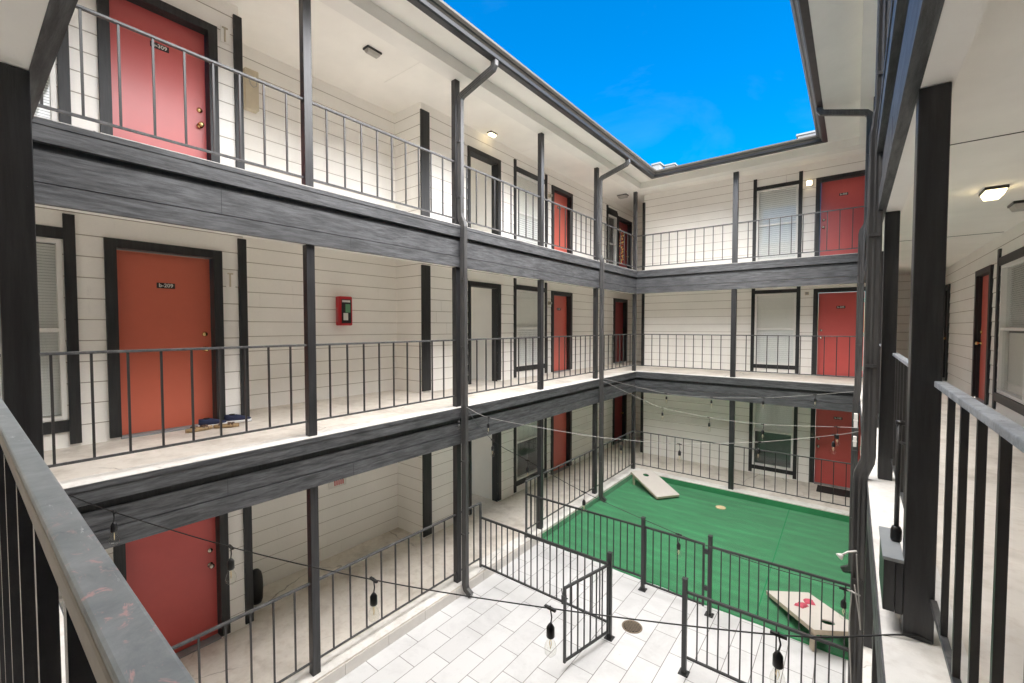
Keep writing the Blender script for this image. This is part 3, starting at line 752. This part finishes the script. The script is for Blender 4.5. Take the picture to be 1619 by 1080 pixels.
# ------------------------------------------------------------------ lamps
def ceiling_lamp(x, y, z, lit, label, rot=0, w=.24, d=.13, h=.07):
    t = thing('ceiling_lamp', label, 'lamp', (x, y, z), 'walkway ceiling lamps')
    M = Matrix.Translation((x, y, z)) @ Matrix.Rotation(rot, 4, 'Z')
    m = MB(); m.box((-w/2, -d/2, -.028), (w/2, d/2, 0), BLACK); m.xf(M); m.build('housing', t, .006)
    m = MB(); b = MB()
    vs = [(-w/2+.008, -d/2+.008, -.028), (w/2-.008, -d/2+.008, -.028), (w/2-.008, d/2-.008, -.028), (-w/2+.008, d/2-.008, -.028), (-w/2+.03, -d/2+.03, -h), (w/2-.03, -d/2+.03, -h), (w/2-.03, d/2-.03, -h), (-w/2+.03, d/2-.03, -h)]
    m.add(vs, [(0,1,2,3),(7,6,5,4),(0,4,5,1),(1,5,6,2),(2,6,7,3),(3,7,4,0)], LENSON if lit else LENSOFF); m.xf(M); m.build('lens', t, .008)
ceiling_lamp(-5.56, 3.84, 5.19, False, 'unlit dark oblong lamp on the top left ceiling beside the first post', R(90))
ceiling_lamp(-5.95, 6.95, 5.19, True, 'small lit lamp on the top left ceiling above the passage', R(90), .2, .12)
ceiling_lamp(-5.6, 12.62, 5.19, False, 'unlit round-looking lamp on the top ceiling in the far left corner', R(0), .3, .2, .09)
ceiling_lamp(1.02, 6.13, 2.508, True, 'lit lamp with yellow lens on the right walkway ceiling', R(90), .26, .16, .085)
ceiling_lamp(1.36, 6.95, 2.508, False, 'dark unlit lamp at the right edge close to the window', R(90), .24, .16, .08)
def wall_lamp(p, out, lit, label, s=.07):
    t = thing('wall_lamp', label, 'lamp', p, 'small wall lamps beside doors')
    m = MB(); q = Vector((0,0,1)).rotation_difference(Vector(out)).to_matrix().to_4x4()
    m.box((-s, -s, 0), (s, s, .025), VINYL if lit else BEIGE); m.xf(Matrix.Translation(p) @ q); m.build('backplate', t, .004)
    m = MB(); m.box((-s*.7, -s*.7, .025), (s*.7, s*.7, .08), LENSON if lit else LENSOFF); m.xf(Matrix.Translation(p) @ q); m.build('lens', t, .012)
wall_lamp((-.93, YB+1.78-.016, 4.71), (0, -1, 0), True, 'glowing square wall lamp between the top far window and red door')
wall_lamp((-.93, YB+1.78-.016, 2.02), (0, -1, 0), False, 'small unlit wall lamp between the middle far window and red door', .04)
wall_lamp((-6.124, 9.36, 1.80), (1, 0, 0), False, 'small pale wall lamp beside the narrow red door on the middle left walkway', .045)
wall_lamp((-6.124, 9.36, 4.50), (1, 0, 0), False, 'small pale wall lamp beside the narrow red door on the top left walkway', .045)
# wall outlet frames by the near doors
for z, lb in ((1.78, 'middle'), (4.76, 'top')):
    m = MB(); y = 2.15
    m.box((-6.125, y-.055, z-.10), (-6.117, y+.045, z+.10), WHITE); m.box((-6.117, y-.02, z-.085), (-6.105, y-.005, z+.085), BEIGE); m.box((-6.117, y-.04, z+.07), (-6.105, y+.02, z+.085), BEIGE)
    tag(m.build('conduit_bracket'), 'small pale bracket on the siding right of the red door, %s left walkway' % lb, 'bracket', 'brackets beside the doors')

# ------------------------------------------------------------------ alcove items
m0 = thing('extinguisher_cabinet', 'red fire extinguisher cabinet on the siding of the middle left alcove', 'cabinet', (ALX, 4.08, 1.22))
m = MB(); y0, y1, z0, z1 = 3.965, 4.20, 1.22, 1.71; X = ALX+.014
m.box((X, y0, z0), (X+.14, y1, z1), REDBOX); b = m.build('body', m0, .02)
m = MB(); m.box((X+.1405, y0+.03, z0+.04), (X+.146, y1-.03, z1-.05), BLACK); d_ = m.build('door_glass', m0, .003)
m = MB(); m.box((X+.1465, y0+.10, z0+.22), (X+.149, y1-.05, z0+.36), LGREEN); m.box((X+.1465, y0+.06, z0+.09), (X+.149, y1-.09, z0+.21), LWHITE); m.box((X+.1465, y0+.04, z1-.10), (X+.149, y1-.05, z1-.065), LWHITE); m.build('sticker', m0)
m = MB(); m.tube([(X+.07, y0-.012, z0+.30), (X+.08, y0-.02, z0+.18), (X+.07, y0-.012, z0+.06)], .004, CORDW); m.build('pull_chain', m0)
m0 = thing('wall_sign', 'white notice with dark red lettering high on the ground floor alcove wall', 'sign', (ALX, 3.97, -1.55))
m = MB(); m.box((ALX+.016, 3.80, -1.52), (ALX+.024, 4.12, -1.30), LWHITE); m.build('panel', m0)
m = MB()
for k in range(5): m.box((ALX+.0245, 3.90+k*.037, -1.49), (ALX+.0255, 3.92+k*.037, -1.40), REDBOX)
m.box((ALX+.0245, 3.85, -1.37), (ALX+.0255, 4.07, -1.34), REDBOX); m.build('lettering', m0)
m0 = thing('intercom_box', 'beige meter box with hanging wire beside the top left trim board', 'box', (ALX, 2.68, 4.25))
m = MB(); m.box((ALX+.014, 2.60, 4.27), (ALX+.13, 2.78, 4.82), BEIGE); m.build('housing', m0, .01)
m = MB(); m.tube([(ALX+.135, 2.64, 4.72), (ALX+.15, 2.66, 4.60), (ALX+.15, 2.70, 4.57), (ALX+.15, 2.74, 4.60), (ALX+.135, 2.75, 4.74)], .005, CORDW); m.build('wire', m0)
m0 = MB(); 
for k in range(7): pass
m = MB(); m.lathe((-6.55, 2.53, F1+.006), [(.07, 0), (.085, .05), (.09, .2), (.085, .34), (.07, .42), (.04, .46), (.02, .47)], BAG, 14)
tag(m.build('rubbish_bag'), 'black bag standing in the ground floor alcove behind the dark trim board', 'bag')
m = MB(); m.box((-.62, 12.42, F1+.006), (.12, 12.92, F1+.02), RUBBER); tag(m.build('doormat', None, .004), 'dark doormat in front of the ground floor red door of the far wing', 'doormat')

# garland on the far top door
m0 = thing('door_garland', 'red and gold garland hanging on the far left top-storey door', 'garland', (-6.2, 13.98, 3.5))
m = MB(); g2 = MB()
for k in range(70):
    z = 3.35 + k*.016; y = 13.92 + .10*math.sin(k*.9) + random.uniform(-.05, .05)
    (m if k % 2 else g2).lathe((-6.215+random.uniform(0, .03), y, z), [(.001, -.03), (.022, -.018), (.03, 0), (.022, .018), (.001, .03)], REDBOX if k % 2 else GOLD, 7)
m.build('red_baubles', m0); g2.build('gold_baubles', m0)

# ------------------------------------------------------------------ shoes
def shoe(x, y, rz, upper, sole, label, ln=.28, w=.10, h=.085, low=False):
    t = thing('shoe' if not low else 'sandal', label, 'shoe' if not low else 'sandal', (x, y, .002), 'footwear by the door')
    M = Matrix.Translation((x, y, .0015)) @ Matrix.Rotation(rz, 4, 'Z')
    def hw(u): return w/2*(.72 + .28*math.sin(math.pi*min(1, u*1.15)) if u > .12 else .72*math.sqrt(max(0.02, u/.12)))*(math.sqrt(max(0, 1-((u-.85)/.15)**2)) if u > .85 else 1)
    def loft(z0, hf, m, mat, K=18, J=14):
        vs = []; fs = []
        for i in range(K+1):
            u = i/K; a = max(.004, hw(u)); hh = hf(u)
            for j in range(J): th = 2*math.pi*j/J; c = math.cos(th); s_ = math.sin(th); vs.append((u*ln-ln/2, a*abs(c)**.7*(1 if c > 0 else -1), z0 + hh*(.5+.5*abs(s_)**.6*(1 if s_ > 0 else -1))))
        for i in range(K):
            for j in range(J): k = (j+1) % J; fs.append((i*J+j, i*J+k, (i+1)*J+k, (i+1)*J+j))
        fs.append(tuple(range(J))); fs.append(tuple(K*J+j for j in range(J))[::-1]); m.add(vs, fs, mat, True)
    m = MB(); loft(0, lambda u: .042, m, sole); m.xf(M @ Matrix.Diagonal((1.05, 1.14, 1, 1))); m.build('sole', t)
    if not low:
        m = MB(); loft(.024, lambda u: h*(.95-.12*u if u < .45 else max(.22, .9-1.05*(u-.45))) , m, upper); m.xf(M); m.build('upper', t)
        m = MB(); m.lathe((-ln*.22, 0, .024+h*.86), [(.030, 0), (.034, .008), (.030, .011)], HOLE, 12); m.xf(M); m.build('opening', t)
    else:
        for u in (.25, .62, .76):
            m = MB(); a = hw(u)+.004; pts = [(u*ln-ln/2, a*math.cos(math.pi*k/8), .014+.045*math.sin(math.pi*k/8)) for k in range(9)]
            m.sweep(pts, [(-.012, -.002), (.012, -.002), (.012, .002), (-.012, .002)], upper); m.xf(M); m.build('strap', t)
shoe(-6.03, 1.89, R(82), NAVY, SOLE, 'navy shoe with white sole against the red door corner', .28, .10, .09)
shoe(-6.05, 2.17, R(70), NAVY, SOLE, 'navy shoe with white sole nearest the black trim board', .28, .10, .09)
shoe(-5.92, 1.72, R(95), BROWN, TAN, 'brown strappy sandal at the left end of the footwear', .26, .095, .05, True)
shoe(-5.87, 1.98, R(60), BROWN, TAN, 'brown strappy sandal in front of the navy shoes', .25, .095, .05, True)

# ------------------------------------------------------------------ string lights
def catmull(P, n=10):
    P = [Vector(p) for p in P]; P = [P[0]*2-P[1]] + P + [P[-1]*2-P[-2]]; out = []
    for i in range(1, len(P)-2):
        for k in range(n):
            t = k/n; a, b, c, d = P[i-1:i+3]
            out.append(.5*((2*b) + (c-a)*t + (2*a-5*b+4*c-d)*t*t + (3*b-a-3*c+d)*t**3))
    out.append(P[-2]); return out
def string_light(pts, bulbs, label, cord=CORD, drop=.10, r=.0032, size=1.0):
    t = thing('string_light', label, 'string light', pts[0], 'string lights slung over the courtyard')
    m = MB(); m.tube(catmull(pts), r, cord, 6); m.build('cable', t)
    for i, p in enumerate(bulbs):
        p = Vector(p); s = size; sw = random.uniform(-.015, .015); q = p + Vector((sw, -sw, -drop))
        m = MB(); m.tube([p + Vector((0, 0, .012)), p, p.lerp(q, .5) + Vector((.008, 0, 0)), q], .0035, CORD, 6)
        m.sweep([p + Vector((-.03, 0, .001)), p + Vector((.03, 0, -.001))], [(-.006, -.006), (.006, -.006), (.006, .006), (-.006, .006)], CORD)
        m.lathe(q, [(.004, .01), (.012, .0), (.019, -.012), (.020, -.055), (.016, -.06)][::-1], BLACK, 12); sk = m.build('socket', t)
        b = MB(); z = q + Vector((0, 0, -.06))
        b.lathe(z, [(.014, 0), (.016, -.012), (.026, -.035), (.030, -.055), (.027, -.075), (.015, -.088), (.002, -.091)][::-1], BULBG, 14); b.build('bulb', sk)
        b = MB(); b.tube([z + Vector((.0, 0, 0)), z + Vector((.006, 0, -.03)), z + Vector((0, 0, -.055)), z + Vector((-.006, 0, -.03)), z], .0022, FILA, 5); b.build('filament', sk)
SA = [(-4.55, .395, .035), (-4.37, .465, .015), (-3.917, .638, -.052), (-2.955, 1.006, -.138), (-2.016, 1.365, -.167), (-1.108, 1.712, -.136), (-.217, 2.052, -.063), (.17, 2.21, .02), (.25, 2.23, .022)]
string_light(SA, [SA[2], SA[3], SA[4], SA[5], SA[6]], 'nearest black string light, crossing the foreground to the foot of the thick right post', drop=.075)
SC = [(-4.50, 4.63, .0), (-3.92, 4.579, -.375), (-3.291, 4.535, -.528), (-2.438, 4.475, -.723), (-1.331, 4.398, -.866), (-.62, 4.348, -.90), (.03, 4.304, -.87)]
string_light(SC, [SC[1], SC[2], SC[3], SC[4], (-.02, 4.307, -.885)], 'string light sagging low across the turf edge between the two downspouts', CORD, .09)
SB = [(-4.50, 4.64, .02), (-4.17, 4.773, -.12), (-3.485, 5.092, -.229), (-2.804, 5.409, -.313), (-2.458, 5.57, -.334), (-1.788, 5.881, -.35), (-.921, 6.284, -.267), (-.156, 6.64, -.13), (.075, 6.745, -.07)]
string_light(SB, [SB[1], SB[4], SB[5], SB[6], SB[7]], 'string light from the left downspout passing in front of the far window', CORDW, .09)
SD = [(-4.52, 9.13, -.03), (-3.284, 8.491, -.273), (-2.821, 8.251, -.337), (-1.88, 7.764, -.318), (-1.02, 7.319, -.237), (-.144, 6.866, -.068), (.075, 6.756, -.03)]
string_light(SD, [SD[2], SD[3], SD[4], SD[5]], 'pale string light from the second left downspout over the turf', CORDW, .09)
SE = [(-4.52, 9.13, .02), (-3.043, 9.082, -.181), (-2.153, 9.059, -.169), (-1.267, 9.035, -.089), (-.494, 9.015, .045), (.09, 9.0, .16)]
string_light(SE, [SE[1], SE[2], SE[3], SE[4]], 'farthest string light, just below the middle floor edge of the far wing', CORDW, .06)
m = MB(); m.tube(catmull([(-4.50, 4.56, -.02), (-4.49, 4.50, -.10), (-4.48, 4.48, -.16)]), .003, CORD, 6)
m.lathe((-4.48, 4.48, -.16), [(.015, -.06), (.02, -.05), (.019, -.012), (.01, 0)], BLACK, 12); m.lathe((-4.48, 4.48, -.22), [(.002, -.09), (.026, -.07), (.030, -.055), (.016, -.012), (.014, 0)], BULBG, 14)
tag(m.build('hanging_bulb'), 'single bulb hanging at the left downspout under the middle floor edge', 'bulb')

# ------------------------------------------------------------------ right side hardware
m0 = thing('pole_stub', 'short dark pole with capped foot standing beside the thick right post', 'pole', (.158, 2.40, .30))
m = MB(); m.tube([(.158, 2.42, .36), (.158, 2.42, .80)], .0085, BAR, 12); m.build('pole', m0)
m = MB(); m.lathe((.158, 2.42, .302), [(.017, 0), (.019, .01), (.019, .045), (.014, .06), (.010, .062)], BLACK, 16); m.build('foot_cap', m0)
m = MB(); m.tube([(.146, 2.42, .80), (.175, 2.42, .80)], .010, BAR, 10); m.tube([(.158, 2.42, .72), (.19, 2.37, .72)], .006, BAR, 8); m.build('bracket', m0)
for (p, s, lb) in (((.055, 8.75, -.28), (.05, .10, .22), 'white junction box high on the right pipe under the middle floor'), ((.05, 8.78, -.62), (.045, .08, .16), 'lower white junction box on the right pipe')):
    m = MB(); m.box([p[i]-s[i]/2 for i in range(3)], [p[i]+s[i]/2 for i in range(3)], LWHITE); m.box((p[0]-s[0]/2-.004, p[1]-s[1]/2-.004, p[2]-.01), (p[0]+s[0]/2+.004, p[1]+s[1]/2+.004, p[2]+.01), LWHITE)
    tag(m.build('junction_box', None, .004), lb, 'electrical box', 'junction boxes on the right wing')
m = MB(); m.tube(catmull([(.03, 4.30, -.87), (.02, 4.25, -1.15), (.04, 4.2, -1.6), (.05, 4.22, -2.5)]), .005, CORDW, 6); m.tube(catmull([(.045, 4.26, -.80), (.075, 4.2, -1.0), (.085, 4.1, -1.05), (.07, 4.05, -.8), (.05, 4.0, -.45)]), .004, CORDW, 6)
m.tube([(.0, 4.31, -.88), (.08, 4.25, -.87)], .007, CORDW, 6)
tag(m.build('loose_cable'), 'pale loose cables looping down beside the near right downspout', 'cable')
m0 = thing('flood_light', 'small white flood lamp on the near right downspout above the turf', 'lamp', (.02, 4.30, -.60))
m = MB(); m.lathe((-.035, 4.28, -.60), [(.012, 0), (.025, .02), (.028, .03)], LWHITE, 16, (-.6, -.4, -.5)); m.build('head', m0)
m = MB(); m.tube([(.055, 4.30, -.55), (.0, 4.29, -.57), (-.035, 4.28, -.60)], .008, LWHITE, 8); m.build('arm', m0)
# ceiling seams on the right walkway as thin battens in the plaster joints
for y in (1.2, 4.45, 8.95): m = MB(); m.box((XR+.2, y-.003, 2.503), (1.60, y+.003, 2.5075), RUBBER); m.build('ceiling_joint', WR)
for f in (F2, F3):
    for y in (.9, 4.45, 8.1): m = MB(); m.box((XL-1.55, y-.003, f+2.505 if f == F2 else 5.186), (XL-.2, y+.003, f+2.5075 if f == F2 else 5.1895), RUBBER if f == F2 else BEAMW); m.build('ceiling_joint', WL)

# ------------------------------------------------------------------ camera, light, sky
cam = bpy.data.cameras.new('camera'); co = bpy.data.objects.new('camera', cam); col.objects.link(co)
cam.sensor_fit = 'HORIZONTAL'; cam.sensor_width = 36; cam.lens = 691/1619*36; cam.clip_start = .01; cam.clip_end = 2000
pitch = 0.033706; yaw = R(38.0167)
fwd = Vector((-math.sin(yaw)*math.cos(pitch), math.cos(yaw)*math.cos(pitch), -math.sin(pitch)))
co.location = (0, 0, 1.2); co.rotation_euler = fwd.to_track_quat('-Z', 'Y').to_euler()
sc.camera = co

EL, AZ = R(55), R(116)
sd = bpy.data.lights.new('sun', 'SUN'); sd.energy = 4.8; sd.angle = R(135); sd.color = (1.0, .945, .87)
so = bpy.data.objects.new('sun', sd); col.objects.link(so)
dirv = Vector((math.sin(AZ)*math.cos(EL), math.cos(AZ)*math.cos(EL), math.sin(EL)))
so.rotation_euler = dirv.to_track_quat('Z', 'Y').to_euler(); so.location = (0, 0, 20)
w = bpy.data.worlds.new('World'); sc.world = w; w.use_nodes = True; nt = w.node_tree
bg = nt.nodes['Background']; sky = nt.nodes.new('ShaderNodeTexSky'); sky.sky_type = 'NISHITA'; sky.sun_disc = False
sky.sun_elevation = EL; sky.sun_rotation = AZ; sky.air_density = 1.0; sky.dust_density = .3; sky.ozone_density = 2.0
tc = nt.nodes.new('ShaderNodeTexCoord'); mp = nt.nodes.new('ShaderNodeMapping'); mp.inputs['Scale'].default_value = (1.2, 1.2, 3.0); nt.links.new(tc.outputs['Generated'], mp.inputs[0])
cn = nt.nodes.new('ShaderNodeTexNoise'); cn.inputs['Scale'].default_value = 2.2; cn.inputs['Detail'].default_value = 7; cn.inputs['Roughness'].default_value = .62; cn.inputs['Distortion'].default_value = .5; nt.links.new(mp.outputs[0], cn.inputs['Vector'])
cr_ = nt.nodes.new('ShaderNodeMapRange'); nt.links.new(cn.outputs['Fac'], cr_.inputs['Value']); cr_.inputs['From Min'].default_value = .50; cr_.inputs['From Max'].default_value = .80; cr_.inputs['To Max'].default_value = .05
hs = nt.nodes.new('ShaderNodeHueSaturation'); hs.inputs['Saturation'].default_value = 1.6
nt.links.new(sky.outputs[0], hs.inputs['Color']); cm = nt.nodes.new('ShaderNodeMix'); cm.data_type = 'RGBA'; nt.links.new(cr_.outputs[0], cm.inputs[0]); nt.links.new(hs.outputs[0], cm.inputs[6]); cm.inputs[7].default_value = (3.4, 4.4, 5.4, 1)
nt.links.new(cm.outputs[2], bg.inputs['Color']); bg.inputs['Strength'].default_value = .045
vs = sc.view_settings; vs.view_transform = 'Standard'; vs.look = 'None'; vs.gamma = 1; vs.use_curve_mapping = False; vs.exposure = 2.76
sc.render.engine = 'CYCLES'
sc.cycles.max_bounces = 12; sc.cycles.diffuse_bounces = 8; sc.cycles.transparent_max_bounces = 16
for o in bpy.data.objects:
    if 'wloc' in o: del o['wloc']
